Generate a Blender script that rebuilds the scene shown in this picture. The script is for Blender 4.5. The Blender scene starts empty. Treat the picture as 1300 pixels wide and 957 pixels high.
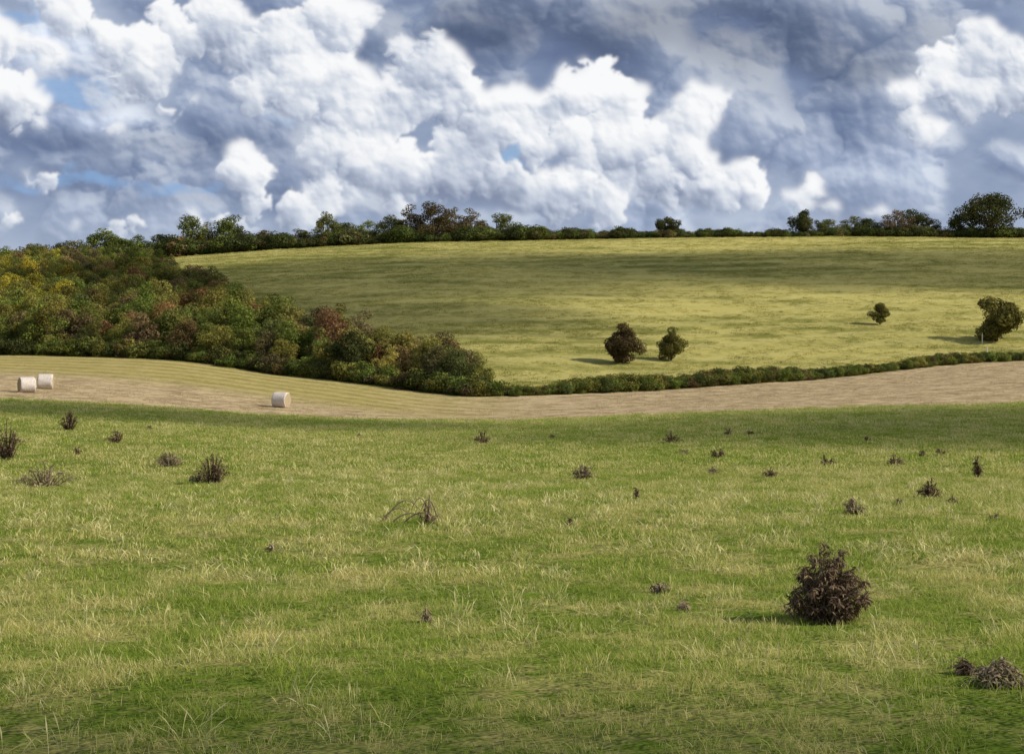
import bpy, math, random
import numpy as np
from mathutils import Vector
rng = np.random.default_rng(7)
F = 1805.0; CAMZ = 1.7
sc = bpy.context.scene
def sstep(a, b, x):
    t = np.clip((x-a)/(b-a), 0, 1); return t*t*(3-2*t)
# ---------------------------------------------------------------- numpy noise
_perm = np.random.default_rng(3).random((256, 256))
def vn(x, y):
    xi = np.floor(x).astype(int); yi = np.floor(y).astype(int)
    fx = x-xi; fy = y-yi; fx = fx*fx*(3-2*fx); fy = fy*fy*(3-2*fy)
    g = lambda i, j: _perm[i & 255, j & 255]
    return (g(xi, yi)*(1-fx)+g(xi+1, yi)*fx)*(1-fy)+(g(xi, yi+1)*(1-fx)+g(xi+1, yi+1)*fx)*fy
def fbm(x, y, o=4):
    s = 0; a = .5; t = 0
    for k in range(o):
        c_, s_ = math.cos(.6*k), math.sin(.6*k)
        s = s+a*vn((x*c_-y*s_)*2**k+17.3*k, (x*s_+y*c_)*2**k+9.1*k); t += a; a *= .5
    return s/t
def pchip(xk, yk, x):
    xk = np.asarray(xk, float); yk = np.asarray(yk, float)
    h = np.diff(xk); d = np.diff(yk)/h; m = np.zeros(len(xk))
    for i in range(1, len(xk)-1):
        if d[i-1]*d[i] > 0:
            w1 = 2*h[i]+h[i-1]; w2 = h[i]+2*h[i-1]
            m[i] = (w1+w2)/(w1/d[i-1]+w2/d[i])
    m[0] = d[0]; m[-1] = d[-1]
    x = np.clip(x, xk[0], xk[-1]); i = np.clip(np.searchsorted(xk, x)-1, 0, len(xk)-2)
    t = (x-xk[i])/h[i]
    return ((1+2*t)*(1-t)**2*yk[i]+t*(1-t)**2*h[i]*m[i]+t*t*(3-2*t)*yk[i+1]+t*t*(t-1)*h[i]*m[i+1])
# ---------------------------------------------------------------- terrain (a small dry valley)
colp = np.array([-400, 0, 200, 400, 620, 800, 1000, 1300, 1700.])
colu = (colp-650)/F
E = [500, 505, 516, 529, 533, 527, 519, 511, 505]
YB = [185, 175, 168, 155, 140, 148, 160, 182, 205]
PB = [445, 450, 455, 480, 503, 497, 484, 458, 440]
PT = [352, 346, 328, 314, 306, 304, 302, 302, 302]
Yg = np.concatenate([np.linspace(0, 500, 1001), np.geomspace(505, 4500, 120)])
rows = []
for k in range(len(colp)):
    z100 = CAMZ-(E[k]-380)/F*100; zb = CAMZ-(PB[k]-380)/F*YB[k]; zt = CAMZ-(PT[k]-380)/F*400
    z45 = -3.8; z80 = z45+(z100-z45)*.68
    Ya = lambda t: YB[k]+(400-YB[k])*t
    Z = lambda s: zb+(zt-zb)*s
    ys = [0, 6, 13, 25, 45, 80, 100, YB[k], Ya(.15), Ya(.5), Ya(.8), 400, 430, 500, 900, 4500]
    zs = [0, -.4, -1.22, -2.15, z45, z80, z100, zb, Z(.12), Z(.5), Z(.84), zt, zt+.6, zt-3, -15, -40]
    rows.append(pchip(ys, zs, Yg))
rows = np.array(rows)
ker = np.exp(-np.linspace(-2, 2, 17)**2); ker /= ker.sum()
ud = np.linspace(colu[0], colu[-1], 240)
T = np.stack([pchip(colu, rows[:, j], ud) for j in range(len(Yg))], 1)
Tp = np.pad(T, ((8, 8), (0, 0)), mode='edge')
T = np.stack([np.convolve(Tp[:, j], ker, 'valid') for j in range(T.shape[1])], 1)
def YBf(u): return pchip(colu, YB, u)
def height(x, y):
    x = np.asarray(x, float); y = np.asarray(y, float)
    u = np.clip(x/np.maximum(y, 10), ud[0], ud[-1]-1e-6)
    yc = np.clip(y, 0, 4499)
    fi = (u-ud[0])/(ud[1]-ud[0]); i = fi.astype(int); i = np.clip(i, 0, len(ud)-2); fi = fi-i
    j = np.clip(np.searchsorted(Yg, yc, side='right')-1, 0, len(Yg)-2); fj = (yc-Yg[j])/(Yg[j+1]-Yg[j])
    z = (T[i, j]*(1-fi)+T[i+1, j]*fi)*(1-fj)+(T[i, j+1]*(1-fi)+T[i+1, j+1]*fi)*fj
    z = z-0.06*np.minimum(y, 0)
    z = z+(fbm(x/3.1, y/3.1, 3)-.5)*.06*sstep(4, 12, y)+(fbm(x/35+5, y/35, 3)-.5)*.9*sstep(160, 230, y)
    return z
def site(px, py):
    """ground point on the bearing / depression taken with a theodolite at the camera station"""
    u = (px-650)/F; t = (380-py)/F
    ys = np.linspace(3, 440, 8000); zz = height(u*ys, ys)
    h = np.where((zz-CAMZ)/ys >= t)[0]
    k = h[0] if len(h) else int(np.argmax((zz-CAMZ)/ys))
    return float(u*ys[k]), float(ys[k]), float(zz[k])
# ---------------------------------------------------------------- node helpers
class NB:
    def __init__(s, nt): s.nt = nt; s.N = nt.nodes; s.L = nt.links
    def put(s, sock, v):
        if isinstance(v, bpy.types.NodeSocket): s.L.new(v, sock)
        elif v is not None: sock.default_value = v
    def m(s, op, a, b=None, c=None, clamp=False):
        n = s.N.new('ShaderNodeMath'); n.operation = op; n.use_clamp = clamp
        s.put(n.inputs[0], a); s.put(n.inputs[1], b)
        if c is not None: s.put(n.inputs[2], c)
        return n.outputs[0]
    def vm(s, op, a, b=None):
        n = s.N.new('ShaderNodeVectorMath'); n.operation = op
        s.put(n.inputs[0], a)
        if op == 'SCALE': s.put(n.inputs[3], b)
        else: s.put(n.inputs[1], b)
        return n.outputs[0]
    def ss(s, x, a, b, lo=0., hi=1.):
        n = s.N.new('ShaderNodeMapRange'); n.interpolation_type = 'SMOOTHSTEP'
        s.put(n.inputs[0], x); n.inputs[1].default_value = a; n.inputs[2].default_value = b
        n.inputs[3].default_value = lo; n.inputs[4].default_value = hi
        return n.outputs[0]
    def mix(s, f, a, b):
        n = s.N.new('ShaderNodeMix'); n.data_type = 'RGBA'
        s.put(n.inputs[0], f)
        for k, v in ((6, a), (7, b)):
            if isinstance(v, tuple): v = (*v[:3], 1)
            s.put(n.inputs[k], v)
        return n.outputs[2]
    def noise(s, vec, scale, detail=4, rough=.5, out=0):
        n = s.N.new('ShaderNodeTexNoise')
        if vec is not None: s.L.new(vec, n.inputs['Vector'])
        n.inputs['Scale'].default_value = scale; n.inputs['Detail'].default_value = detail
        n.inputs['Roughness'].default_value = rough
        return n.outputs[out]
    def attr(s, name, typ='GEOMETRY', out='Fac'):
        n = s.N.new('ShaderNodeAttribute'); n.attribute_name = name; n.attribute_type = typ
        return n.outputs[out]
def newmat(name):
    m = bpy.data.materials.new(name); m.use_nodes = True; m.node_tree.nodes.clear()
    b = NB(m.node_tree); o = m.node_tree.nodes.new('ShaderNodeOutputMaterial')
    return m, b, o
def pos(b): return b.N.new('ShaderNodeNewGeometry').outputs['Position']
def leafshade(b, o, col, tr=.3):
    d = b.N.new('ShaderNodeBsdfDiffuse'); b.put(d.inputs[0], col)
    if tr <= 0:
        b.L.new(d.outputs[0], o.inputs[0]); return
    t = b.N.new('ShaderNodeBsdfTranslucent'); x = b.N.new('ShaderNodeMixShader')
    b.put(t.inputs[0], col); x.inputs[0].default_value = tr
    b.L.new(d.outputs[0], x.inputs[1]); b.L.new(t.outputs[0], x.inputs[2]); b.L.new(x.outputs[0], o.inputs[0])
# ---------------------------------------------------------------- sward colour fields, evaluated per tuft / per ground vertex
def strawn(x, y): return .15*fbm(x/9+11, y/9, 3)+.85*fbm(x/.55, y/.7+30, 3)
def hilln(x, y): return .42*fbm(x/16, y/4, 4)+.26*fbm(x/60+9, y/45, 2)+.32*fbm(x/2.2, y/1.2, 3)
GREEN = (.195, .28, .036); GREEN2 = (.37, .43, .07); STRAW = (.74, .64, .28); STRAW2 = (.54, .48, .16)
HG = (.20, .20, .05); HS = (.48, .415, .135)
def meshobj(name, V, Fc, mats=(), smooth=False, link=True, attrs=None, matidx=None, coll=None, colattr=None):
    me = bpy.data.meshes.new(name)
    V = np.asarray(V, np.float32)
    if isinstance(Fc, np.ndarray):
        nf, k = Fc.shape
        me.vertices.add(len(V)); me.vertices.foreach_set('co', V.ravel())
        me.loops.add(nf*k); me.loops.foreach_set('vertex_index', Fc.astype(np.int32).ravel())
        me.polygons.add(nf); me.polygons.foreach_set('loop_start', np.arange(0, nf*k, k, dtype=np.int32))
    else:
        me.from_pydata([tuple(v) for v in V], [], Fc)
    for m in mats: me.materials.append(m)
    if matidx is not None: me.polygons.foreach_set('material_index', np.asarray(matidx, np.int32))
    if attrs:
        for n_, a in attrs.items():
            at = me.attributes.new(n_, 'FLOAT', 'POINT'); at.data.foreach_set('value', np.asarray(a, np.float32))
    if colattr:
        for n_, a in colattr.items():
            at = me.attributes.new(n_, 'FLOAT_COLOR', 'POINT'); at.data.foreach_set('color', np.asarray(a, np.float32).ravel())
    me.polygons.foreach_set('use_smooth', np.full(len(me.polygons), smooth))
    me.update(calc_edges=True)
    if not isinstance(Fc, np.ndarray): me.validate()
    ob = bpy.data.objects.new(name, me)
    if coll: coll.objects.link(ob)
    elif link: sc.collection.objects.link(ob)
    return ob
# ---------------------------------------------------------------- ground mesh
nr, ncn = 620, 420
w = np.geomspace(3, 4300, nr); Yr = w-10
s = np.linspace(-1, 1, ncn); s = np.sign(s)*np.abs(s)**1.4*1.25
YY, SS = np.meshgrid(Yr, s, indexing='ij'); XX = SS*(YY+10)
ZZ = height(XX, YY)
idx = np.arange(nr*ncn).reshape(nr, ncn)
Q = np.stack([idx[:-1, :-1], idx[:-1, 1:], idx[1:, 1:], idx[1:, :-1]], -1).reshape(-1, 4)
U = np.clip(XX/np.maximum(YY, 10), ud[0], ud[-1])
sdn = YY-100; sdf = YY-YBf(U)
gm, b, o = newmat('ground_grass_stubble')
P = pos(b)
an = b.attr('sd_near'); af = b.attr('sd_far'); st = b.attr('straw'); hk = b.attr('hillk')
fine = b.noise(P, 5, 5, .75)
near = b.mix(b.ss(b.m('ADD', b.m('MULTIPLY', st, .5), b.m('ADD', .25, b.m('MULTIPLY', b.m('SUBTRACT', fine, .5), .8))), .38, .70), tuple(.6*c for c in GREEN), tuple(.6*c for c in STRAW2))  # sward colours darkened: shade on the soil between tufts, put into the colour
Ps = b.vm('MULTIPLY', P, (.45, 1.0, 1.0))
hf = b.noise(Ps, 2.2, 5, .75)
hill = b.mix(b.ss(b.m('ADD', hk, b.m('MULTIPLY', b.m('SUBTRACT', hf, .5), .8)), .34, .66), HG, HS)
# faint mowing lines following the slope
hl_ = b.m('SINE', b.m('ADD', b.m('MULTIPLY', af, .55), b.m('MULTIPLY', b.noise(P, .03, 2), 9)))
hill = b.mix(b.ss(b.m('ADD', hl_, b.m('MULTIPLY', b.noise(Ps, .35, 4, .7), 2.4)), 1.1, 2.1, 0, .42), hill, (.52, .45, .17))
tr_ = b.m('ABSOLUTE', b.m('SINE', b.m('ADD', b.m('MULTIPLY', af, .105), b.m('MULTIPLY', b.noise(P, .012, 2), 3))))
hill = b.mix(b.ss(tr_, .05, .0, 0, .4), hill, (.13, .13, .04))
# stubble
sp = b.N.new('ShaderNodeSeparateXYZ'); b.L.new(P, sp.inputs[0])
n3 = b.noise(P, .45, 5, .7); n4 = b.noise(b.vm('MULTIPLY', P, (.5, 1, 1)), 3.0, 6, .85)
row = b.m('SINE', b.m('MULTIPLY', b.m('ADD', af, b.m('MULTIPLY', n3, 2.)), 1.05))
row2 = b.m('SINE', b.m('MULTIPLY', af, 3.7))
stub = b.mix(b.ss(b.m('ADD', n4, b.m('MULTIPLY', b.m('SUBTRACT', n3, .5), .8)), .36, .62), (.29, .205, .11), (.66, .51, .30))
leftmask = b.m('MULTIPLY', b.ss(b.m('ADD', sp.outputs[0], b.m('MULTIPLY', n3, 14)), 14, -8), b.ss(b.m('ADD', af, b.m('MULTIPLY', n3, 10)), -45, -26))
gs = b.mix(b.ss(b.m('ADD', b.m('MULTIPLY', row, .10), b.m('ADD', b.m('MULTIPLY', n3, .6), b.m('MULTIPLY', n4, .5))), .32, .80), (.27, .24, .055), (.54, .44, .16))
stub = b.mix(b.m('MULTIPLY', leftmask, .85), stub, gs)
stub = b.mix(b.ss(b.m('ADD', b.m('MULTIPLY', row2, .25), n3), .35, .95, 0, .4), stub, (.28, .20, .10))
m1 = b.ss(b.m('ADD', an, b.m('MULTIPLY', b.m('SUBTRACT', n3, .5), 7)), -1.5, 1.5)
m2 = b.ss(b.m('ADD', af, b.m('MULTIPLY', b.m('SUBTRACT', n3, .5), 4)), -1, .6)
col = b.mix(m1, near, stub); col = b.mix(m2, col, hill)
pr = b.N.new('ShaderNodeBsdfDiffuse')
b.L.new(col, pr.inputs['Color'])
bp = b.N.new('ShaderNodeBump'); bp.inputs['Strength'].default_value = 1.; bp.inputs['Distance'].default_value = .4
b.L.new(hf, bp.inputs['Height']); b.L.new(bp.outputs[0], pr.inputs['Normal'])
b.L.new(pr.outputs[0], o.inputs[0])
meshobj('ground', np.stack([XX, YY, ZZ], -1).reshape(-1, 3), Q, [gm], True, attrs={'sd_near': sdn.ravel(), 'sd_far': sdf.ravel(), 'straw': strawn(XX, YY).ravel(), 'hillk': hilln(XX, YY).ravel()})
# ---------------------------------------------------------------- scatter with geometry nodes
def scatter(name, P3, rot, scl, ix, tint, coll):
    n = len(P3); me = bpy.data.meshes.new(name); me.vertices.add(n)
    me.vertices.foreach_set('co', np.asarray(P3, np.float32).ravel())
    for nm, ty, fld, d in (('rot', 'FLOAT_VECTOR', 'vector', rot), ('scl', 'FLOAT_VECTOR', 'vector', scl), ('idx', 'INT', 'value', ix), ('tint', 'FLOAT_COLOR', 'color', tint)):
        at = me.attributes.new(nm, ty, 'POINT'); at.data.foreach_set(fld, np.asarray(d, np.int32 if ty == 'INT' else np.float32).ravel())
    ob = bpy.data.objects.new(name, me); sc.collection.objects.link(ob)
    ng = bpy.data.node_groups.new(name+'_scatter', 'GeometryNodeTree')
    ng.interface.new_socket('Geometry', in_out='INPUT', socket_type='NodeSocketGeometry')
    ng.interface.new_socket('Geometry', in_out='OUTPUT', socket_type='NodeSocketGeometry')
    N = ng.nodes; gi = N.new('NodeGroupInput'); go = N.new('NodeGroupOutput'); ip = N.new('GeometryNodeInstanceOnPoints')
    ci = N.new('GeometryNodeCollectionInfo'); ci.inputs['Collection'].default_value = coll
    ci.inputs['Separate Children'].default_value = True; ci.inputs['Reset Children'].default_value = True
    def na(nm, ty):
        a = N.new('GeometryNodeInputNamedAttribute'); a.data_type = ty; a.inputs['Name'].default_value = nm
        return [q for q in a.outputs if q.enabled and q.name == 'Attribute'][0]
    L = ng.links
    L.new(gi.outputs[0], ip.inputs['Points']); L.new(ci.outputs[0], ip.inputs['Instance']); ip.inputs['Pick Instance'].default_value = True
    L.new(na('idx', 'INT'), ip.inputs['Instance Index']); L.new(na('rot', 'FLOAT_VECTOR'), ip.inputs['Rotation']); L.new(na('scl', 'FLOAT_VECTOR'), ip.inputs['Scale'])
    L.new(ip.outputs[0], go.inputs[0])
    md = ob.modifiers.new('scatter', 'NODES'); md.node_group = ng
    return ob
# ---------------------------------------------------------------- grass tufts (tint.r = local share of straw)
def gmat(name, c1, c2, s1, s2, tr=.4):
    m, b, o = newmat(name); r = b.attr('rnd'); r2 = b.attr('rnd2'); st = b.attr('tint', 'INSTANCER', 'Fac'); h = b.attr('hh')
    f = b.ss(b.m('ADD', b.m('SUBTRACT', st, r), b.m('MULTIPLY', h, .25)), -.05, .2)
    leafshade(b, o, b.mix(f, b.mix(r2, c1, c2), b.mix(r2, s1, s2)), tr)
    return m
def tuft(name, rad, n, hlo, hhi, wid, lean, mat, seed, coll, seg=3, head=False):
    r = np.random.default_rng(seed); a = r.random(n)*6.283; q = np.sqrt(r.random(n))*rad
    bx, by = np.cos(a)*q, np.sin(a)*q; hgt = r.uniform(hlo, hhi, n)*(1-.3*q/rad); da = r.random(n)*6.283
    ln = lean*r.uniform(.2, 1.3, n); dx, dy = np.cos(da)*ln+.12, np.sin(da)*ln; wa = r.random(n)*6.283
    wx, wy = np.cos(wa)*wid*.5, np.sin(wa)*wid*.5
    V = []; H = []
    for k in range(seg+1):
        t = k/seg; cx = bx+dx*hgt*t**1.8; cy = by+dy*hgt*t**1.8; cz = hgt*(t-.25*ln*t*t)-.02
        wf = (1-t)**.6*.92+.08
        if head: wf = .45 if t < .6 else (1.5 if t < .95 else .2)
        V.append(np.stack([cx-wx*wf, cy-wy*wf, cz], -1)); V.append(np.stack([cx+wx*wf, cy+wy*wf, cz], -1)); H += [t, t]
    V = np.stack(V, 1); K = V.shape[1]; base = (np.arange(n)*K)[:, None]
    Fc = np.concatenate([base+np.array([[2*k, 2*k+1, 2*k+3, 2*k+2]]) for k in range(seg)], 0)
    return meshobj(name, V.reshape(-1, 3), Fc, [mat], False, attrs={'rnd': np.repeat(r.random(n), K), 'rnd2': np.repeat(r.random(n), K), 'hh': np.tile(H, n)}, coll=coll)
G_near = gmat('meadow_grass', GREEN, GREEN2, STRAW2, STRAW, .45)
G_dry = gmat('dry_grass', (.48, .46, .14), (.62, .56, .20), (.66, .57, .25), (.78, .70, .38), .38)
G_hill = gmat('hill_pasture', (.22, .22, .055), (.31, .295, .08), (.44, .385, .12), (.58, .51, .19), .3)
def lib(name): return bpy.data.collections.new(name)
def fan(n, y0, y1, k=.40, pad=1.5):
    y = np.sqrt(rng.random(n)*(y1*y1-y0*y0)+y0*y0); x = (rng.random(n)*2-1)*(k*y+pad); return x, y
def rotscl(n, lo, hi, tilt=.12):
    rot = np.stack([rng.normal(0, tilt, n), rng.normal(0, tilt, n), rng.random(n)*6.283], -1)
    s_ = rng.uniform(lo, hi, n); return rot, np.stack([s_, s_, s_*rng.uniform(.75, 1.25, n)], -1)
def lay(name, coll, x, y, lo, hi, nvar, tilt=.1, sfun=None, share=None, dz=0):
    n = len(x); rot, s_ = rotscl(n, lo, hi, tilt)
    if sfun is not None: s_ = s_*sfun(x, y)[:, None]
    sh = np.clip(share(x, y) if share else np.full(n, .5), 0, 1)
    t = np.stack([sh, sh, sh, np.ones(n)], -1)
    return scatter(name, np.stack([x, y, height(x, y)+dz], -1), rot, s_, rng.integers(0, nvar, n), t, coll)
def tracks(x, y):  # old wheel ruts crossing the pasture
    d = y-(17.5-.42*x); d2 = d-1.6
    return np.maximum(np.exp(-(d/.16)**2), np.exp(-(d2/.16)**2))
def sward(x, y): return (.6+.7*fbm(x/.8+3, y/.8, 3))*(1-.45*tracks(x, y))
def share_near(x, y): return np.clip((strawn(x, y)-.5)*1.7+.34+.10*(rng.random(len(x))-.5)-.06*sstep(55, 90, y), .05, .92)*(1-.6*tracks(x, y))
spec = [('meadow_grass', 3, 17, .18, 80, .035, .12, .0055, 24, .9), ('meadow_grass', 16, 46, .34, 80, .04, .13, .012, 8.5, .9), ('meadow_grass', 44, 101, .70, 80, .05, .15, .028, 3.0, .9)]
for li, (nm, y0, y1, rad, nb, h0, h1, wd, dens, le) in enumerate(spec):
    c = lib('grass_tufts_%s' % 'abc'[li])
    for v in range(4): tuft('grass_tuft', rad, nb, h0, h1, wd, le, G_near, 10*li+v, c)
    n = int(dens*.40*(y1*y1-y0*y0)); x, y = fan(n, y0, y1)
    k = y < 99.5+3*(fbm(x/2, y/2, 3)-.5)*2; x, y = x[k], y[k]
    lay(nm, c, x, y, .8, 1.25, 4, sfun=sward, share=share_near)
spec = [(3, 17, .11, 16, .08, .24, .0045, 10), (16, 46, .18, 22, .08, .24, .0095, 4.2), (44, 101, .4, 24, .10, .25, .022, 1.2)]
for li, (y0, y1, rad, nb, h0, h1, wd, dens) in enumerate(spec):
    c = lib('dry_tufts_%s' % 'abc'[li])
    for v in range(4): tuft('dry_grass_tuft', rad, nb, h0, h1, wd, .8, G_dry, 50+10*li+v, c, seg=4, head=(li < 2))
    n = int(dens*.40*(y1*y1-y0*y0)); x, y = fan(n, y0, y1)
    k = (.4*fbm(x/5+3, y/7, 3)+.6*strawn(x, y) > .42+.16*rng.random(n)) & (y < 99.5) & (tracks(x, y) < .4)
    lay('dry_grass', c, x[k], y[k], .6, 1.35, 4)
# far hill tussocks
c = lib('hill_tufts')
for v in range(4): tuft('hill_grass_tuft', .8, 50, .06, .24, .06, .9, G_hill, 90+v, c, seg=2)
x, y = fan(46000, 140, 408, .42, 4); k = y > YBf(np.clip(x/y, ud[0], ud[-1]))+1; x, y = x[k], y[k]
k = fbm(x/5, y/2.2, 3) > .34+.25*rng.random(len(x)); lay('hill_grass', c, x[k], y[k], .5, 1.4, 4, share=lambda x, y: (hilln(x, y)-.5)*3.5+.48)
# stubble rows
sm, b, o = newmat('stubble_straw'); r = b.attr('rnd'); leafshade(b, o, b.mix(r, (.30, .215, .11), (.66, .53, .32)), .2)
c = lib('stubble_tufts')
for v in range(3): tuft('stubble_tuft', .6, 40, .04, .12, .035, .5, sm, 120+v, c, seg=1)
x, y = fan(12000, 99, 186, .42, 4); k = (y < YBf(np.clip(x/y, ud[0], ud[-1]))-.5) & ((x > 8) | (y < 118) | (rng.random(len(x)) < .15)) & (fbm(x/6, y/3, 3) > .25+.4*rng.random(len(x)))
lay('stubble', c, x[k], y[k], .7, 1.2, 3)
# ---------------------------------------------------------------- trees
bark, b, o = newmat('bark'); P = pos(b); leafshade(b, o, b.mix(b.noise(P, 6, 2), (.05, .04, .03), (.13, .105, .08)), 0)
def leafmat(name, tint=None, lo=.4, hi=1.7, tr=.38):
    m, b, o = newmat(name); r = b.attr('rnd')
    t = b.attr('tint', 'INSTANCER', 'Color') if tint is None else None
    if t is None:
        rgb = b.N.new('ShaderNodeRGB'); rgb.outputs[0].default_value = (*tint, 1); t = rgb.outputs[0]
    c = b.vm('SCALE', b.mix(b.m('MULTIPLY', b.attr('rnd2'), .3), t, (.16, .125, .035)), b.m('ADD', lo, b.m('MULTIPLY', r, hi-lo)))
    leafshade(b, o, c, tr); return m
def tube(p0, p1, r0, r1, V, Fc, bend=None, n=5, seg=3):
    p0 = np.array(p0, float); p1 = np.array(p1, float); d = p1-p0; L = np.linalg.norm(d)+1e-9; d /= L
    a = np.cross(d, [0, 0, 1.]); a = a if np.linalg.norm(a) > .1 else np.array([1., 0, 0]); a /= np.linalg.norm(a); c_ = np.cross(d, a)
    bend = np.zeros(3) if bend is None else np.array(bend)
    b0 = len(V)
    for k in range(seg+1):
        t = k/seg; ctr = p0+(p1-p0)*t+bend*math.sin(t*math.pi); r_ = r0+(r1-r0)*t
        for j in range(n):
            q = j/n*6.283; V.append(ctr+r_*(a*math.cos(q)+c_*math.sin(q)))
    for k in range(seg):
        for j in range(n):
            Fc.append((b0+k*n+j, b0+k*n+(j+1) % n, b0+(k+1)*n+(j+1) % n, b0+(k+1)*n+j))
def tree(name, H, R, seed, nclump, nleaf, ls, mat, base=.18, top=.5, trunk=.03, link=True, coll=None, clr=.30, hollow=.35, ragged=.12):
    r = np.random.default_rng(seed); V = []; Fc = []
    tr = H*trunk; lean = r.normal(0, .04*H, 2); hub = np.array([lean[0], lean[1], H*(base+.18)])
    tube((0, 0, -.3), hub, tr*1.3, tr*.8, V, Fc, seg=4)
    cl = []
    cz0 = H*(base+1)/2; rz = H*(1-base)/2*.86
    for k in range(nclump):
        d = r.normal(size=3); d /= np.linalg.norm(d); q = (hollow+(1-hollow)*r.random())**.5
        lob = 1+.22*math.sin(3*math.atan2(d[1], d[0])+seed)*(1-abs(d[2]))+ragged*r.normal()
        zz = d[2]*q
        wz = 1.0 if zz < 0 else (1-zz*top*.5)
        cl.append(np.array([d[0]*q*R*lob*.80*wz, d[1]*q*R*lob*.80*wz, cz0+zz*rz*(1+ragged*.8*r.normal())]))
    for k in range(0, nclump, max(1, nclump//14)):
        tube(hub*r.uniform(.6, 1), cl[k], tr*.5, tr*.12, V, Fc, bend=r.normal(0, .05*H, 3))
    nb_ = len(Fc); cl = np.array(cl)
    cr = R*clr*r.uniform(.5, 1.35, nclump)
    ci = r.choice(nclump, nleaf, p=cr**2/np.sum(cr**2)); d = r.normal(size=(nleaf, 3)); d /= np.linalg.norm(d, axis=1)[:, None]
    p = cl[ci]+d*(cr[ci]*r.uniform(.7, 1.12, nleaf))[:, None]*np.array([1, 1, .8])
    p[:, 2] = np.maximum(p[:, 2], .08*H*r.random(nleaf))
    nrm = d+r.normal(0, .38, (nleaf, 3)); nrm /= np.linalg.norm(nrm, axis=1)[:, None]
    t = np.cross(nrm, r.normal(size=(nleaf, 3))); t /= np.linalg.norm(t, axis=1)[:, None]; s2 = np.cross(nrm, t)
    z = (ls*r.uniform(.5, 1.2, nleaf))[:, None]
    qv = np.stack([p-t*z, p-s2*z*.7, p+t*z, p+s2*z*.7], 1).reshape(-1, 3)
    V0 = len(V); V = np.concatenate([np.array(V), qv]); Fq = (V0+np.arange(nleaf)[:, None]*4+np.arange(4)[None])
    Fa = np.concatenate([np.array(Fc), Fq])
    crnd = r.random(nclump)
    rnd = np.concatenate([np.zeros(V0), np.repeat(np.clip(.5*r.random(nleaf)+.5*crnd[ci], 0, 1), 4)])
    rn2 = np.concatenate([np.zeros(V0), np.repeat(r.random(nclump)[ci], 4)])
    return meshobj(name, V, Fa, [bark, mat], False, attrs={'rnd': rnd, 'rnd2': rn2}, matidx=[0]*nb_+[1]*nleaf, link=link, coll=coll)
LW = leafmat('woodland_foliage')
def tintarr(n, pal, w_, var=.22):
    pal = np.array(pal); k = rng.choice(len(pal), n, p=np.array(w_)/sum(w_)); c_ = pal[k]*np.exp(rng.normal(0, var, (n, 1)))*np.exp(rng.normal(0, .06, (n, 3)))
    return np.concatenate([c_, np.ones((n, 1))], 1)
GRN = (.15, .185, .04); DGR = (.06, .08, .026); OLV = (.25, .23, .055); RUS = (.24, .135, .06); YEL = (.48, .39, .05); BRN = (.20, .15, .07)
wc = lib('woodland_trees')
for v in range(6): tree('tree', 6, 2.6, 200+v, 36, 5200, .125, LW, base=.05, coll=wc, ragged=.18)
wp = np.array([-400, 0, 200, 230, 300, 400, 500, 600, 640.]); wy = np.array([392, 385, 325, 272, 218, 178, 164, 148, 141.])
def YF(u): return np.interp(u*F+650, wp, wy)
xs, ys = [], []
g = 3.1
for yy in np.arange(138, 392, g):
    for xx in np.arange(-.62*yy, 0, g):
        x1 = xx+rng.uniform(-1.3, 1.3); y1 = yy+rng.uniform(-1.3, 1.3); u = x1/y1; p = u*F+650
        if p < 622 and y1 > YBf(u)+1.8 and y1 < YF(u): xs.append(x1); ys.append(y1)
xs = np.array(xs); ys = np.array(ys); n = len(xs)
px_ = xs/ys*F+650; fr = np.clip((ys-YBf(xs/ys))/3, 0, 1)
sz = (.62+.38*fr)*(.66+.44*rng.random(n)+.6*(fbm(xs/12, ys/12, 2)-.4))*np.interp(px_, [0, 300, 420, 520, 600, 620], [1, .95, .9, .92, .85, .6])
ti = tintarr(n, [GRN, OLV, RUS, BRN, DGR], [4.5, 5, .9, 1.8, 1.2])
yl = tintarr(n, [YEL, OLV, GRN], [4, 4, 1.5]); mk = (px_ < 85) & (rng.random(n) < .6); ti[mk] = yl[mk]
gr = tintarr(n, [GRN, OLV], [3, 1]); mk = (px_ > 250) & (px_ < 360) & (ys < 215) & (rng.random(n) < .7); ti[mk] = gr[mk]
rd = tintarr(n, [RUS, OLV, BRN], [4, 3, 3]); mk = (px_ > 400) & (px_ < 575) & (rng.random(n) < .75); ti[mk] = rd[mk]
rot, _ = rotscl(n, 1, 1, .08)
scatter('woodland', np.stack([xs, ys, height(xs, ys)-.15], -1), rot, np.stack([sz*1.05, sz*1.05, sz], -1), rng.integers(0, 6, n), ti, wc)
hc = lib('hedge_bushes')
for v in range(4): tree('hedge_bush', 1.6, 1.3, 300+v, 22, 2200, .085, LW, base=.0, coll=hc, clr=.36, hollow=.2)
uu = np.linspace((600-650)/F, (1420-650)/F, 420); yb = YBf(uu)+.8
x = uu*yb+rng.normal(0, .35, 420); y = yb+rng.normal(0, .5, 420); n = 420
sz = (.4+.8*fbm(x/5, y/5, 3))*np.interp(uu*F+650, [600, 690, 760, 1000, 1300], [.75, .8, 1.05, 1, .75])
ue = np.linspace(-.48, (625-650)/F, 330); ye = YBf(ue)+.4+rng.normal(0, .5, 330)
x = np.concatenate([x, ue*ye]); y = np.concatenate([y, ye]); sz = np.concatenate([sz, rng.uniform(.5, 1.35, 330)]); n = len(x)
rot, _ = rotscl(n, 1, 1, .05)
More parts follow.
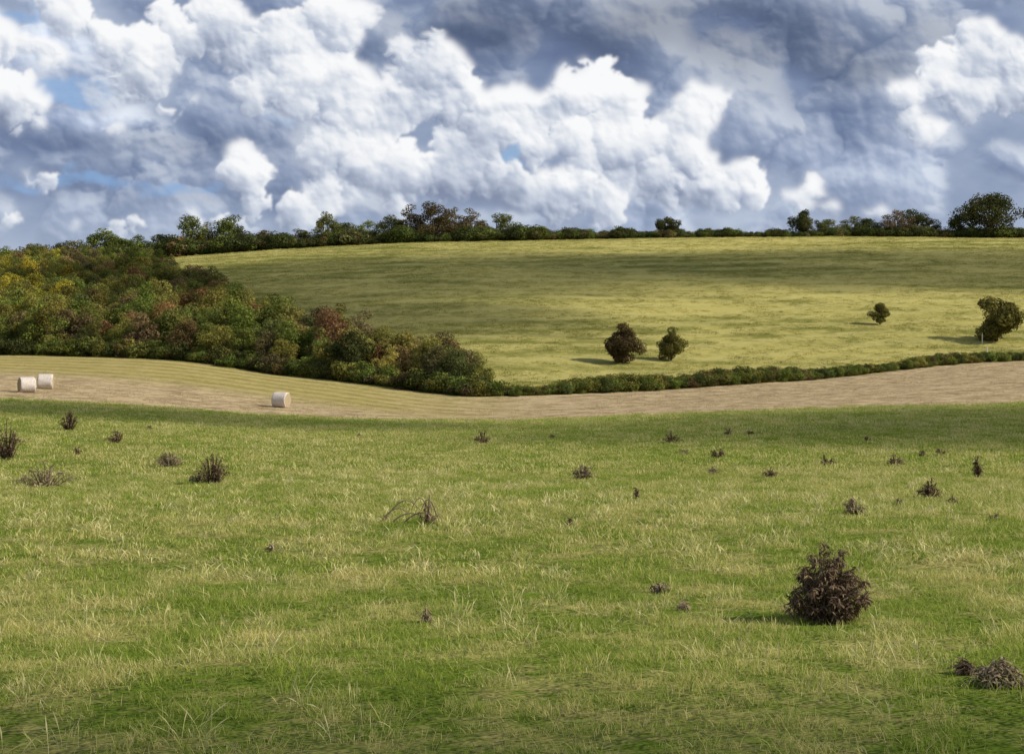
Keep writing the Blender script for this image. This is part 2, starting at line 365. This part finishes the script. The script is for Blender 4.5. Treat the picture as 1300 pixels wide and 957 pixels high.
scatter('hedge', np.stack([x, y, height(x, y)-.05], -1), rot, np.stack([sz*1.15, sz*1.15, sz], -1), rng.integers(0, 4, n), tintarr(n, [GRN, DGR, OLV, BRN], [5, 3, 2, .8])*np.array([.85, .85, .85, 1]), hc)
n = 620; p = np.linspace(-60, 1400, n)+rng.normal(0, 2, n); yy = 402+rng.normal(0, .8, n); x = (p-650)/F*yy
sz = (.7+1.9*(fbm(p/22, p*0, 4)))*np.interp(p, [0, 60, 300, 690, 900, 1300], [2, 1.5, 1.5, 1.2, .85, .95])
rot, _ = rotscl(n, 1, 1, .05)
scatter('skyline_hedge', np.stack([x, yy, height(x, yy)-.1], -1), rot, np.stack([sz*1.2, sz*1.2, sz], -1), rng.integers(0, 4, n), tintarr(n, [DGR, GRN, BRN], [6, 1.5, 1], ), hc)
sky = [(15, 322, 50), (45, 322, 45), (80, 308, 40), (100, 304, 45), (128, 293, 52), (150, 300, 40), (172, 297, 38), (205, 296, 40), (240, 278, 46), (262, 286, 36), (288, 276, 46), (305, 290, 34), (335, 291, 34), (362, 294, 34), (385, 292, 34), (414, 272, 34), (438, 281, 38), (465, 279, 40), (498, 275, 40), (520, 265, 46), (548, 261, 52), (574, 263, 48), (598, 269, 42), (636, 274, 44), (660, 290, 26), (690, 290, 26), (1050, 277, 30), (1082, 273, 34), (1104, 275, 34), (1136, 265, 36), (1158, 264, 38), (1180, 279, 34), (1218, 270, 34)]
sky = np.array(sky, float); n = len(sky); yy = 406+rng.uniform(-3, 5, n); x = (sky[:, 0]-650)/F*yy; zg = height(x, yy)
Ht = (CAMZ+(380-sky[:, 1])/F*yy-zg)*1.04; Wd = sky[:, 2]/F*yy
rot, _ = rotscl(n, 1, 1, .02)
ti = tintarr(n, [DGR, GRN, BRN, OLV], [4, 3, 1, 1]); ti[:, :3] *= .85; mk = (sky[:, 0] > 505) & (sky[:, 0] < 605); ti[mk, :3] = np.array(BRN)*rng.uniform(.5, .8, (mk.sum(), 1))
scatter('distant_tree_row', np.stack([x, yy, zg-.1], -1), rot, np.stack([Wd/4.6, Wd/4.6, Ht/6.0], -1), rng.integers(0, 6, n), ti, wc)
def place(ob, px, py, rz=0, s_=1., dz=0):
    X, Y, Z_ = site(px, py); ob.location = (X, Y, Z_+dz); ob.rotation_euler = (0, 0, rz); ob.scale = (s_, s_, s_); return Y
LH1 = leafmat('hawthorn_leaves', (.10, .07, .035)); LH2 = leafmat('hawthorn_leaves_green', (.14, .13, .035)); LD = leafmat('oak_leaves', (.06, .07, .025))
for (px, py, hp, wp_, m_, sd, rg) in ((790, 461, 51, 48, LH1, 401, .17), (852, 458, 37, 38, LH2, 402, .22), (1117, 412, 27, 26, LH2, 403, .2), (1265, 433, 58, 68, LH2, 407, .18)):
    Y = site(px, py)[1]; R = wp_/F*Y/2; ob = tree('hawthorn_tree', hp/F*Y*1.0, R, sd, 38, 7000, .055*R+.02, m_, base=.05, link=True, top=.9, clr=.34, ragged=rg)
    place(ob, px, py, 0, 1, -.05)
for (px, top_, wp_, sd, nm) in ((848, 273, 36, 411, 'oak_tree'), (1020, 269, 40, 412, 'oak_tree'), (1257, 246, 82, 416, 'oak_tree')):
    Y = 404; X = (px-650)/F*Y; zg = float(height(np.array([X]), np.array([Y]))[0]); R = wp_/F*Y/2
    ob = tree(nm, CAMZ+(380-top_)/F*Y-zg, R, sd, 38, 7500, .03*R+.06, LD, base=.12, top=.9, clr=.28, ragged=.22); ob.location = (X, Y, zg)
# ---------------------------------------------------------------- withered docks and thistles
def weedmat(name, c1, c2):
    m, b, o = newmat(name); r = b.attr('rnd'); leafshade(b, o, b.mix(r, c1, c2), .12); return m
W1 = weedmat('withered_leaf', (.06, .036, .023), (.27, .19, .12)); W2 = weedmat('bleached_stalk', (.16, .115, .07), (.38, .30, .19))
def weed(name, H, W, nst, nlf, seed, mat, droop=.3, thick=.006, lsz=.075, link=True, cone=.62, bw_=.12, tmin=.12, vlo=.7, vhi=1.08):
    r = random.Random(seed); V = []; Fc = []; R_ = []
    def strip(pts, wv, ws, rv):
        b0 = len(V)
        for q, w_ in zip(pts, ws): V.append(q-wv*w_); V.append(q+wv*w_); R_.extend([rv, rv])
        for k in range(len(pts)-1): Fc.append((b0+2*k, b0+2*k+1, b0+2*k+3, b0+2*k+2))
    for s_ in range(nst):
        a = r.random()*6.283; q = math.sqrt(r.random()); od = Vector((math.cos(a), math.sin(a), 0))
        hh = H*(1-cone*q**1.3)*r.uniform(vlo, vhi); ww = W*(.5-bw_)*q*r.uniform(.8, 1.18); b0 = od*(bw_*W*q)
        def P_(t): return b0+od*(ww*(t**.8))+Vector((0, 0, hh*(math.sin(min(1, t)*1.57)**1.0)-droop*H*q*max(0, t-.7)))
        pts = [P_(k/5) for k in range(6)]; pts[0].z = -.03; wv = Vector((-math.sin(a+1), math.cos(a+1), .2)).normalized(); rv = r.random()*.8
        strip(pts, wv, [thick*(1-.12*k) for k in range(6)], rv); wv2 = wv.cross(Vector((0, 0, 1))).normalized(); strip(pts, wv2, [thick*(1-.12*k) for k in range(6)], rv)
        for l in range(nlf):
            t = r.uniform(tmin, 1.0); p = P_(t); la = r.random()*6.283; L = lsz*r.uniform(.5, 1.5)
            d = Vector((math.cos(la), math.sin(la), r.uniform(-.2, .9))).normalized(); sd = Vector((-math.sin(la), math.cos(la), r.uniform(-.6, .6))).normalized()
            pp = [p.copy()]; v = d.copy(); cur = r.uniform(.1, 1.0); tw = r.uniform(-.7, .7)
            for k in range(3):
                v = (v+Vector((0, 0, -cur))+sd*tw).normalized(); pp.append(pp[-1]+v*(L/3))
            wd = L*r.uniform(.06, .17); strip(pp, sd, [wd*.4, wd, wd*.8, .001], r.random())
    return meshobj(name, np.array([tuple(v) for v in V]), np.array(Fc), [mat], False, attrs={'rnd': R_}, link=link)
X, Y, Z_ = site(1052, 789)
ob = weed('withered_dock_bush', 98/F*Y, 106/F*Y, 190, 38, 1, W1, lsz=.056, thick=.0032, cone=.56, bw_=.28, tmin=.03, vlo=.5, vhi=1.14); ob.location = (X, Y, Z_)
ob = weed('withered_dock_bush', .34, .5, 26, 6, 2, W2, lsz=.06, thick=.004); X, Y, Z_ = site(1010, 782); ob.location = (X, Y, Z_); ob.scale = (.9, .9, .5)
weeds = [(10, 583, 42, 50, 0), (57, 618, 90, 32, 1), (88, 546, 30, 28, 0), (148, 562, 30, 19, 0), (98, 578, 18, 13, 0), (215, 593, 46, 21, 1), (270, 614, 52, 42, 0), (252, 614, 26, 18, 1),
 (613, 563, 28, 17, 0), (740, 609, 34, 24, 1), (723, 668, 8, 12, 0), (852, 562, 28, 14, 0), (910, 581, 32, 13, 0), (925, 553, 15, 13, 0), (978, 606, 24, 14, 0), (905, 602, 24, 10, 1),
 (1050, 591, 26, 15, 0), (1084, 653, 30, 24, 1), (1137, 591, 26, 15, 0), (1141, 641, 12, 10, 1), (1170, 579, 15, 12, 0), (1195, 578, 13, 15, 0), (1240, 606, 15, 30, 0), (1181, 632, 36, 24, 0),
 (1268, 872, 80, 36, 1), (1225, 856, 24, 20, 0), (838, 752, 28, 14, 1), (808, 633, 8, 18, 0), (870, 577, 18, 8, 1), (952, 552, 10, 9, 0), (1100, 560, 12, 8, 0), (700, 556, 12, 7, 0), (455, 556, 12, 7, 1), (190, 545, 12, 6, 0), (1210, 640, 16, 10, 1), (1262, 660, 16, 8, 1), (540, 790, 10, 18, 1), (865, 775, 16, 12, 1), (25, 562, 14, 8, 1), (345, 700, 10, 10, 1)]
for i, (px, py, wp_, hp, k) in enumerate(weeds):
    X, Y, Z_ = site(px, py); th = max(.004, .45*Y/1422)
    hp += .05/Y*F*.5
    ob = weed('withered_thistle', hp/F*Y, wp_/F*Y, min(60, max(8, int(wp_*hp/20))), 12, 20+i, W2 if k else W1, lsz=max(.05, .045+.0012*Y), thick=th)
    ob.location = (X, Y, Z_); ob.rotation_euler = (0, 0, i)
def stalks(px, py, arcs):
    X, Y, Z_ = site(px, py); V = []; Fc = []
    for (x0, x1, h, y0) in arcs:
        k = Y/F; N_ = 9; prev = None
        for j in range(N_):
            t = j/(N_-1); q = np.array([(x0+(x1-x0)*t)*k, y0, max(.0, math.sin(t*2.6)*h*k)])
            if prev is not None: tube(prev, q, .016-.001*j, .015-.001*j, V, Fc, seg=1)
            prev = q
    ob = meshobj('fallen_thistle_stalks', np.array(V), np.array(Fc), [W2], False, attrs={'rnd': np.random.default_rng(2).random(len(V))}); ob.location = (X, Y, Z_)
stalks(520, 664, [(-38, 0, 18, .1), (-34, 12, 26, .3), (-25, 20, 14, -.1), (30, 2, 32, 0), (36, 14, 28, .2), (22, 28, 24, .1), (-10, 36, 16, -.2), (24, 26, 36, 0)])
X, Y, Z_ = site(540, 666); ob = weed('withered_thistle', 30/F*Y, 40/F*Y, 14, 9, 77, W1, lsz=.09, thick=.008); ob.location = (X, Y, Z_)
# ---------------------------------------------------------------- round bales
bw, b, o = newmat('bale_net_wrap'); tc = b.N.new('ShaderNodeTexCoord').outputs['Object']
S = b.vm('MULTIPLY', tc, (14, 3, 3)); leafshade(b, o, b.mix(b.ss(b.noise(S, 1.5, 5, .7), .3, .7), (.46, .39, .32), (.70, .63, .57)), 0)
be, b, o = newmat('bale_straw_end'); tc = b.N.new('ShaderNodeTexCoord').outputs['Object']; leafshade(b, o, b.mix(b.noise(tc, 22, 4, .7), (.24, .18, .11), (.50, .40, .26)), 0)
def bale(px, py, rz):
    prof = [(-.60, 0)]
    for k in range(1, 11): prof.append((-.60-(.02 if k % 2 else 0), .058*k))
    prof += [(-.585, .61), (-.55, .64)]; nend = len(prof)-1
    for k in range(13): prof.append((-.5+k/12*1.0, .652+.008*((k % 2)*2-1)))
    prof += [(.55, .64), (.585, .61)]; n2 = len(prof)-1
    for k in range(10, 0, -1): prof.append((.60+(.02 if k % 2 else 0), .058*k))
    prof.append((.6, 0)); ns = 44; V = []; Fc = []; mi = []
    r = np.random.default_rng(int(px)); ph = r.random(4)*6
    for (x_, r_) in prof:
        for j in range(ns):
            q = j/ns*6.283; rr = r_*(1+.012*math.sin(3*q+ph[0])+.008*math.sin(7*q+x_*5+ph[1])); z = rr*math.cos(q)
            V.append((x_+.012*math.sin(5*q+r_*20), rr*math.sin(q)*1.02, max(z, -.60)))
    for k in range(len(prof)-1):
        for j in range(ns):
            Fc.append((k*ns+j, k*ns+(j+1) % ns, (k+1)*ns+(j+1) % ns, (k+1)*ns+j)); mi.append(1 if (k < nend-1 or k > n2) else 0)
    ob = meshobj('hay_bale', np.array(V), np.array(Fc), [bw, be], True, matidx=mi)
    X, Y, Z_ = site(px, py); ob.location = (X, Y, Z_+.54); ob.rotation_euler = (0, .02, rz); ob.scale = (.93, .93, .93)
bale(34, 498, .55); bale(58, 493.5, .2); bale(357, 517, -.28)
# ---------------------------------------------------------------- posts
pm, b, o = newmat('pale_post'); leafshade(b, o, b.mix(b.noise(pos(b), 9, 3), (.5, .46, .38), (.7, .66, .58)), 0)
for (px, py, hh) in ((1253, 455, 1.5), (1247, 437, 1.4)):
    X, Y, Z_ = site(px, py); V = []; Fc = []; tube((0, 0, -.3), (0, 0, hh), .08, .07, V, Fc, n=8, seg=2); tube((0, 0, hh), (0, 0, hh+.07), .07, .01, V, Fc, n=8, seg=1)
    ob = meshobj('fence_post', np.array(V), np.array(Fc), [pm]); ob.location = (X, Y, Z_)
# ---------------------------------------------------------------- sun, unseen clouds added out of view to shade hill and field
EL = math.radians(36); hx, hy = .985, -.17; hl = math.hypot(hx, hy); hx /= hl; hy /= hl
Sd = Vector((hx*math.cos(EL), hy*math.cos(EL), math.sin(EL)))
sun = bpy.data.lights.new('sun', 'SUN'); sun.energy = 5.0; sun.angle = math.radians(.5); sun.color = (1, .945, .83)
so = bpy.data.objects.new('sun', sun); sc.collection.objects.link(so); so.rotation_euler = Sd.to_track_quat('Z', 'Y').to_euler(); so.location = (200, -40, 150)
cm, b, o = newmat('cumulus'); tc = b.N.new('ShaderNodeTexCoord').outputs['Object']  # material of the added shadow-casting clouds
fl = b.vm('MULTIPLY', tc, (1, 1, 0)); ln = b.N.new('ShaderNodeVectorMath'); ln.operation = 'LENGTH'; b.L.new(fl, ln.inputs[0])
al = b.ss(b.m('ADD', ln.outputs['Value'], b.m('MULTIPLY', b.m('SUBTRACT', b.noise(fl, 2.6, 3, .6), .5), .9)), .95, .45, 0, .54)
df = b.N.new('ShaderNodeBsdfDiffuse'); df.inputs[0].default_value = (.85, .86, .88, 1); tp = b.N.new('ShaderNodeBsdfTransparent'); mx = b.N.new('ShaderNodeMixShader')
b.L.new(al, mx.inputs[0]); b.L.new(tp.outputs[0], mx.inputs[1]); b.L.new(df.outputs[0], mx.inputs[2]); b.L.new(mx.outputs[0], o.inputs[0])
def shadow_cloud(tx, ty, rx, ry, rz_=9, alt=270, ang=0):  # unseen cloud, added sunward of the ground it is to shade
    n1, n2 = 40, 24; V = []; Fc = []
    for i in range(n2+1):
        th = i/n2*math.pi
        for j in range(n1):
            ph = j/n1*6.283; d = (math.sin(th)*math.cos(ph), math.sin(th)*math.sin(ph), math.cos(th))
            k = 1+.12*math.sin(4*ph+tx)*math.sin(th)+.08*math.sin(9*ph+3*th); V.append((d[0]*k, d[1]*k, d[2]*(k if d[2] > 0 else .5)))
    for i in range(n2):
        for j in range(n1): Fc.append((i*n1+j, i*n1+(j+1) % n1, (i+1)*n1+(j+1) % n1, (i+1)*n1+j))
    ob = meshobj('shadow_cloud', np.array(V), np.array(Fc), [cm], True)
    tz = float(height(np.array([tx]), np.array([ty]))[0]); k = (alt-tz)/Sd.z
    ob.location = (tx+Sd.x*k, ty+Sd.y*k, alt); ob.scale = (rx, ry, rz_); ob.rotation_euler = (0, 0, ang)
shadow_cloud(-25, 288, 115, 64); shadow_cloud(95, 305, 120, 54); shadow_cloud(-28, 222, 60, 32, ang=-.5); shadow_cloud(32, 74, 34, 26); shadow_cloud(-22, 88, 30, 12); shadow_cloud(1, 4.2, 13, 5.0, 4)
# ---------------------------------------------------------------- sky: cumulus field built as a heightfield of puffs, carried on a distant dome
SR = np.random.default_rng(21)
stp = 1.27
Xn = np.arange(-860, 860+stp, stp); Yn = np.arange(-40, 470, stp)
nx, ny = len(Xn), len(Yn)
GX, GY = np.meshgrid(Xn, Yn)
def blur(A, s_):
    fy = np.fft.fftfreq(A.shape[0]+128)[:, None]; fx = np.fft.rfftfreq(A.shape[1]+128)[None]
    Ap = np.pad(A, ((64, 64), (64, 64)), mode='edge')
    R = np.fft.irfft2(np.fft.rfft2(Ap)*np.exp(-2*(math.pi*s_)**2*(fx*fx+fy*fy)), s=Ap.shape); return R[64:-64, 64:-64]
def puffs(lst, lev=3):
    H = np.full(GX.shape, -1e3)
    def splat(cx, cy, cz, r):
        i0 = int((cx-r-Xn[0])/stp); i1 = int((cx+r-Xn[0])/stp)+2; j0 = int((cy-r-Yn[0])/stp); j1 = int((cy+r-Yn[0])/stp)+2
        i0, j0 = max(i0, 0), max(j0, 0)
        if i0 >= nx or j0 >= ny or i1 <= 0 or j1 <= 0: return
        gx = GX[j0:j1, i0:i1]-cx; gy = GY[j0:j1, i0:i1]-cy; q = r*r-gx*gx-gy*gy*1.2
        h = np.where(q > 0, cz+np.sqrt(np.maximum(q, 0)), -1e3); H[j0:j1, i0:i1] = np.maximum(H[j0:j1, i0:i1], h)
    def grow(cx, cy, cz, r, lvl):
        splat(cx, cy, cz, r)
        if lvl == 0: return
        for k in range(9 if lvl > 1 else 8):
            a = SR.uniform(0, 6.283); el = SR.uniform(.0, 1.3); d = r*SR.uniform(.8, 1.0)
            ox = math.cos(a)*math.cos(el)*d; oy = math.sin(a)*math.cos(el)*d; oz = math.sin(el)*d
            if oy < -.35*r and SR.random() < .6: continue
            grow(cx+ox, cy+oy*.9, cz+oz*.7, r*SR.uniform(.28, .52), lvl-1)
    for (px, py, sx, sy, n_, r0) in lst:
        for k in range(n_):
            cx = px-650+SR.normal()*sx; cy = 380-py+SR.normal()*sy
            grow(cx, cy, SR.uniform(-8, 8), r0*SR.uniform(.6, 1.25), lev)
    return H
wx_ = (fbm(GX/40, GY/40, 6)-.5)*44+(fbm(GX/9+50, GY/9, 3)-.5)*13; wy_ = (fbm(GX/40+90, GY/40+40, 6)-.5)*44+(fbm(GX/9, GY/9+70, 3)-.5)*13
def warped(wx, wy):
    ii = np.clip(((GX+wx-Xn[0])/stp), 0, nx-1.01); jj = np.clip(((GY+wy-Yn[0])/stp), 0, ny-1.01)
    i = ii.astype(int); j = jj.astype(int); fi = ii-i; fj = jj-j
    return lambda A: (A[j, i]*(1-fi)+A[j, i+1]*fi)*(1-fj)+(A[j+1, i]*(1-fi)+A[j+1, i+1]*fi)*fj
lx, ly = .62, .78
C = lambda c: np.array(c)[None, None]
lerp = lambda f, a, b_: a*(1-f[..., None])+b_*f[..., None]
def ramp(t, cols):
    t = np.clip(t, 0, 1)*(len(cols)-1); i = np.minimum(t.astype(int), len(cols)-2); f = (t-i)[..., None]; cols = np.array(cols)
    return cols[i]*(1-f)+cols[i+1]*f
def layer(lst, wx, wy, lev, detail, mid, cols, soft_s, seedo, thr=(.20, .62), bigk=.6, bs=3., fine=.13, en_k=1.0):
    Hh = puffs(lst, lev); sm_ = warped(wx, wy); M0 = sm_((Hh > -500).astype(float)); H = sm_(np.maximum(Hh, -14))
    H = H+(fbm(GX/14+seedo, GY/14, 6)-.5)*detail
    soft = blur(M0, 9); en = fbm(GX/24+7+seedo, GY/18, 6)
    al = np.clip(blur(M0, soft_s), 0, 1)*sstep(thr[0], thr[1], soft+en_k*(en-.42))
    vs = fbm(GX/60+seedo, GY/40+8, 2); al = lerp(sstep(.44, .66, vs), al[..., None], np.clip(blur(al, bs), 0, 1)[..., None])[..., 0]
    def dirl(sg, k):
        B = blur(H, sg)*k/stp; gy, gx = np.gradient(B); return -(gx*lx+gy*ly)/np.sqrt(1.0+gx*gx+gy*gy)
    sh = mid+fine*dirl(.8, .8)+.17*dirl(2.4, .8)+.20*dirl(8, 1.1)+.22*dirl(20, 1.7)
    sh = sh+.007*np.clip(H-blur(H, 9), -14, 14)+(fbm(GX/110+3+seedo, GY/70+11, 4)-.5)*bigk
    return ramp(sh, cols), al
L1 = [(190, 50, 50, 24, 9, 30), (290, 60, 46, 26, 11, 30), (385, 55, 34, 30, 11, 32), (430, 120, 26, 26, 8, 26), (350, 120, 30, 14, 6, 22), (450, 205, 34, 28, 10, 28), (400, 235, 50, 14, 7, 22), (530, 130, 38, 28, 11, 30), (560, 205, 50, 24, 10, 28), (650, 150, 40, 26, 10, 28), (640, 235, 44, 16, 7, 24), (740, 165, 40, 30, 11, 30),
      (750, 235, 55, 18, 9, 26), (880, 180, 28, 32, 10, 28), (860, 240, 44, 16, 8, 22), (950, 240, 40, 14, 7, 20), (1030, 255, 40, 9, 6, 14), (1200, 115, 30, 16, 8, 24), (1270, 90, 34, 22, 10, 30), (1340, 80, 40, 22, 8, 34), (1210, 150, 55, 9, 7, 14),
      (70, 70, 40, 8, 4, 15), (-80, 70, 60, 30, 8, 34), (50, 228, 40, 6, 6, 10), (240, 132, 20, 3, 4, 8), (290, 285, 70, 4, 9, 11), (1450, 200, 60, 40, 8, 36), (150, 290, 70, 4, 7, 9), (110, 168, 60, 5, 6, 10)]
cum, alpha = layer(L1, wx_, wy_, 3, 14, .59, [(.22, .265, .385), (.36, .41, .53), (.55, .605, .71), (.79, .82, .87), (.95, .955, .965)], 1.0, 0, bigk=.95)
L0 = []
for k in range(70):
    L0.append((SR.uniform(-150, 1450), SR.uniform(-80, 300), 20, 10, 1, SR.uniform(30, 75)))
wx2 = (fbm(GX/80+4, GY/50, 6)-.5)*130; wy2 = (fbm(GX/80+94, GY/50+44, 6)-.5)*60
grey, galpha = layer(L0, wx2, wy2, 2, 20, .53, [(.125, .17, .30), (.20, .26, .40), (.32, .38, .525), (.50, .565, .69), (.70, .75, .83)], 6, 40, (.1, .8), .55, bs=6)
fx1 = (fbm(GX/90, GY/60, 4)-.5)*120; fy1 = (fbm(GX/90+30, GY/60+9, 4)-.5)*60
def bl(lst):
    t = 0
    for (px, py, sx, sy, w_) in lst: t = t+w_*np.exp(-((GX+fx1-(px-650))/sx)**2-((GY+fy1-(380-py))/sy)**2)
    return t
zone = bl([(820, 30, 300, 60, -.44), (1080, 80, 140, 45, -.32), (580, 30, 90, 40, -.26), (60, 50, 130, 50, .36), (230, 185, 180, 30, -.18), (100, 150, 140, 18, .34), (110, 248, 230, 16, -.14), (1130, 215, 170, 40, .15), (430, 265, 60, 14, -.2), (640, 280, 500, 14, .25), (1050, 180, 80, 20, -.08)])
st_ = fbm(GX/95+2, GY/50+5, 6)
base_t = .50+zone+(st_-.5)*.6
back = ramp(base_t, [(.115, .155, .275), (.215, .28, .43), (.37, .44, .58), (.66, .72, .81)])
back = lerp(galpha*.72, back, grey*(1+.95*zone[..., None].clip(-.45, .5)))
gapm = bl([(75, 5, 90, 16, 1.0), (40, 120, 120, 12, 1.0), (665, 190, 30, 20, .6), (560, 262, 80, 8, .4), (120, 240, 220, 16, .7), (300, 160, 60, 12, .4)])+(.5-fbm(GX/40, GY/24, 5))*1.1
gapm = sstep(.36, .9, gapm); back = lerp(gapm*.8, back, C((.25, .41, .68)))
hole = np.exp(-((GX+.5*fx1-5)/15)**2-((GY+.5*fy1-192)/16)**2); hole = hole+(fbm(GX/9, GY/9, 4)-.5)*.5*(hole > .05); alpha = alpha*(1-sstep(.35, .9, hole)*.95)
back = lerp(sstep(.3, .8, hole)*.7, back, C((.30, .48, .72)))
colr = lerp(alpha, back, cum)
hz = sstep(150, 50, GY)*.38; colr = lerp(hz, colr, C((.52, .60, .72)))
xo = np.concatenate([np.linspace(-1900, -870, 60), Xn, np.linspace(870, 1900, 60)]); yo = np.concatenate([Yn, np.linspace(478, 640, 12)])
full = np.empty((len(yo), len(xo), 3)); full[:ny, 60:60+nx] = colr
full[:ny, :60] = colr[:, :1]; full[:ny, 60+nx:] = colr[:, -1:]
full[ny:] = full[ny-1:ny]
fade = np.maximum(sstep(860, 1200, np.abs(xo))[None]*np.ones((len(yo), 1)), sstep(470, 560, yo)[:, None]*np.ones((1, len(xo))))
full = lerp(fade, full, C((.42, .48, .60)))
AZ, EV = np.meshgrid(np.arctan(xo/F), np.arctan(yo/F)); Rr = 4200.
Vs = np.stack([Rr*np.sin(AZ), Rr*np.cos(AZ), Rr*np.cos(AZ)*np.tan(EV)+CAMZ], -1).reshape(-1, 3)
ids = np.arange(len(yo)*len(xo)).reshape(len(yo), len(xo))
Fs = np.stack([ids[:-1, :-1], ids[1:, :-1], ids[1:, 1:], ids[:-1, 1:]], -1).reshape(-1, 4)
skm, b, o = newmat('sky_clouds'); em = b.N.new('ShaderNodeEmission'); b.L.new(b.attr('cloudcol', out='Color'), em.inputs[0]); em.inputs[1].default_value = 1.0; b.L.new(em.outputs[0], o.inputs[0])
try: skm.cycles.emission_sampling = 'NONE'
except Exception as e: print(e)
meshobj('sky', Vs, Fs, [skm], True, colattr={'cloudcol': np.concatenate([full.reshape(-1, 3), np.ones((full.shape[0]*full.shape[1], 1))], 1)})
wld = bpy.data.worlds.new('World'); sc.world = wld; wld.use_nodes = True; wld.node_tree.nodes.clear(); b = NB(wld.node_tree)
out = b.N.new('ShaderNodeOutputWorld'); sk = b.N.new('ShaderNodeTexSky'); sk.sky_type = 'NISHITA'; sk.sun_disc = False
sk.sun_elevation = EL; sk.sun_rotation = math.atan2(hx, hy); sk.dust_density = .5
bg1 = b.N.new('ShaderNodeBackground'); bg1.inputs[1].default_value = .11; b.L.new(sk.outputs[0], bg1.inputs[0])
bg2 = b.N.new('ShaderNodeBackground'); bg2.inputs[0].default_value = (.42, .46, .54, 1); bg2.inputs[1].default_value = 1.0
ms = b.N.new('ShaderNodeMixShader'); ms.inputs[0].default_value = .5; b.L.new(bg1.outputs[0], ms.inputs[1]); b.L.new(bg2.outputs[0], ms.inputs[2]); b.L.new(ms.outputs[0], out.inputs[0])
# ---------------------------------------------------------------- camera
cd = bpy.data.cameras.new('camera'); co = bpy.data.objects.new('camera', cd); sc.collection.objects.link(co); sc.camera = co
cd.sensor_width = 36; cd.lens = F*36/1300; cd.clip_end = 9000; cd.shift_y = -(478.5-380)/1300
co.location = (0, 0, CAMZ); co.rotation_euler = (math.radians(90), 0, 0)
sc.view_settings.view_transform = 'Standard'; sc.view_settings.look = 'None'; sc.view_settings.exposure = 0
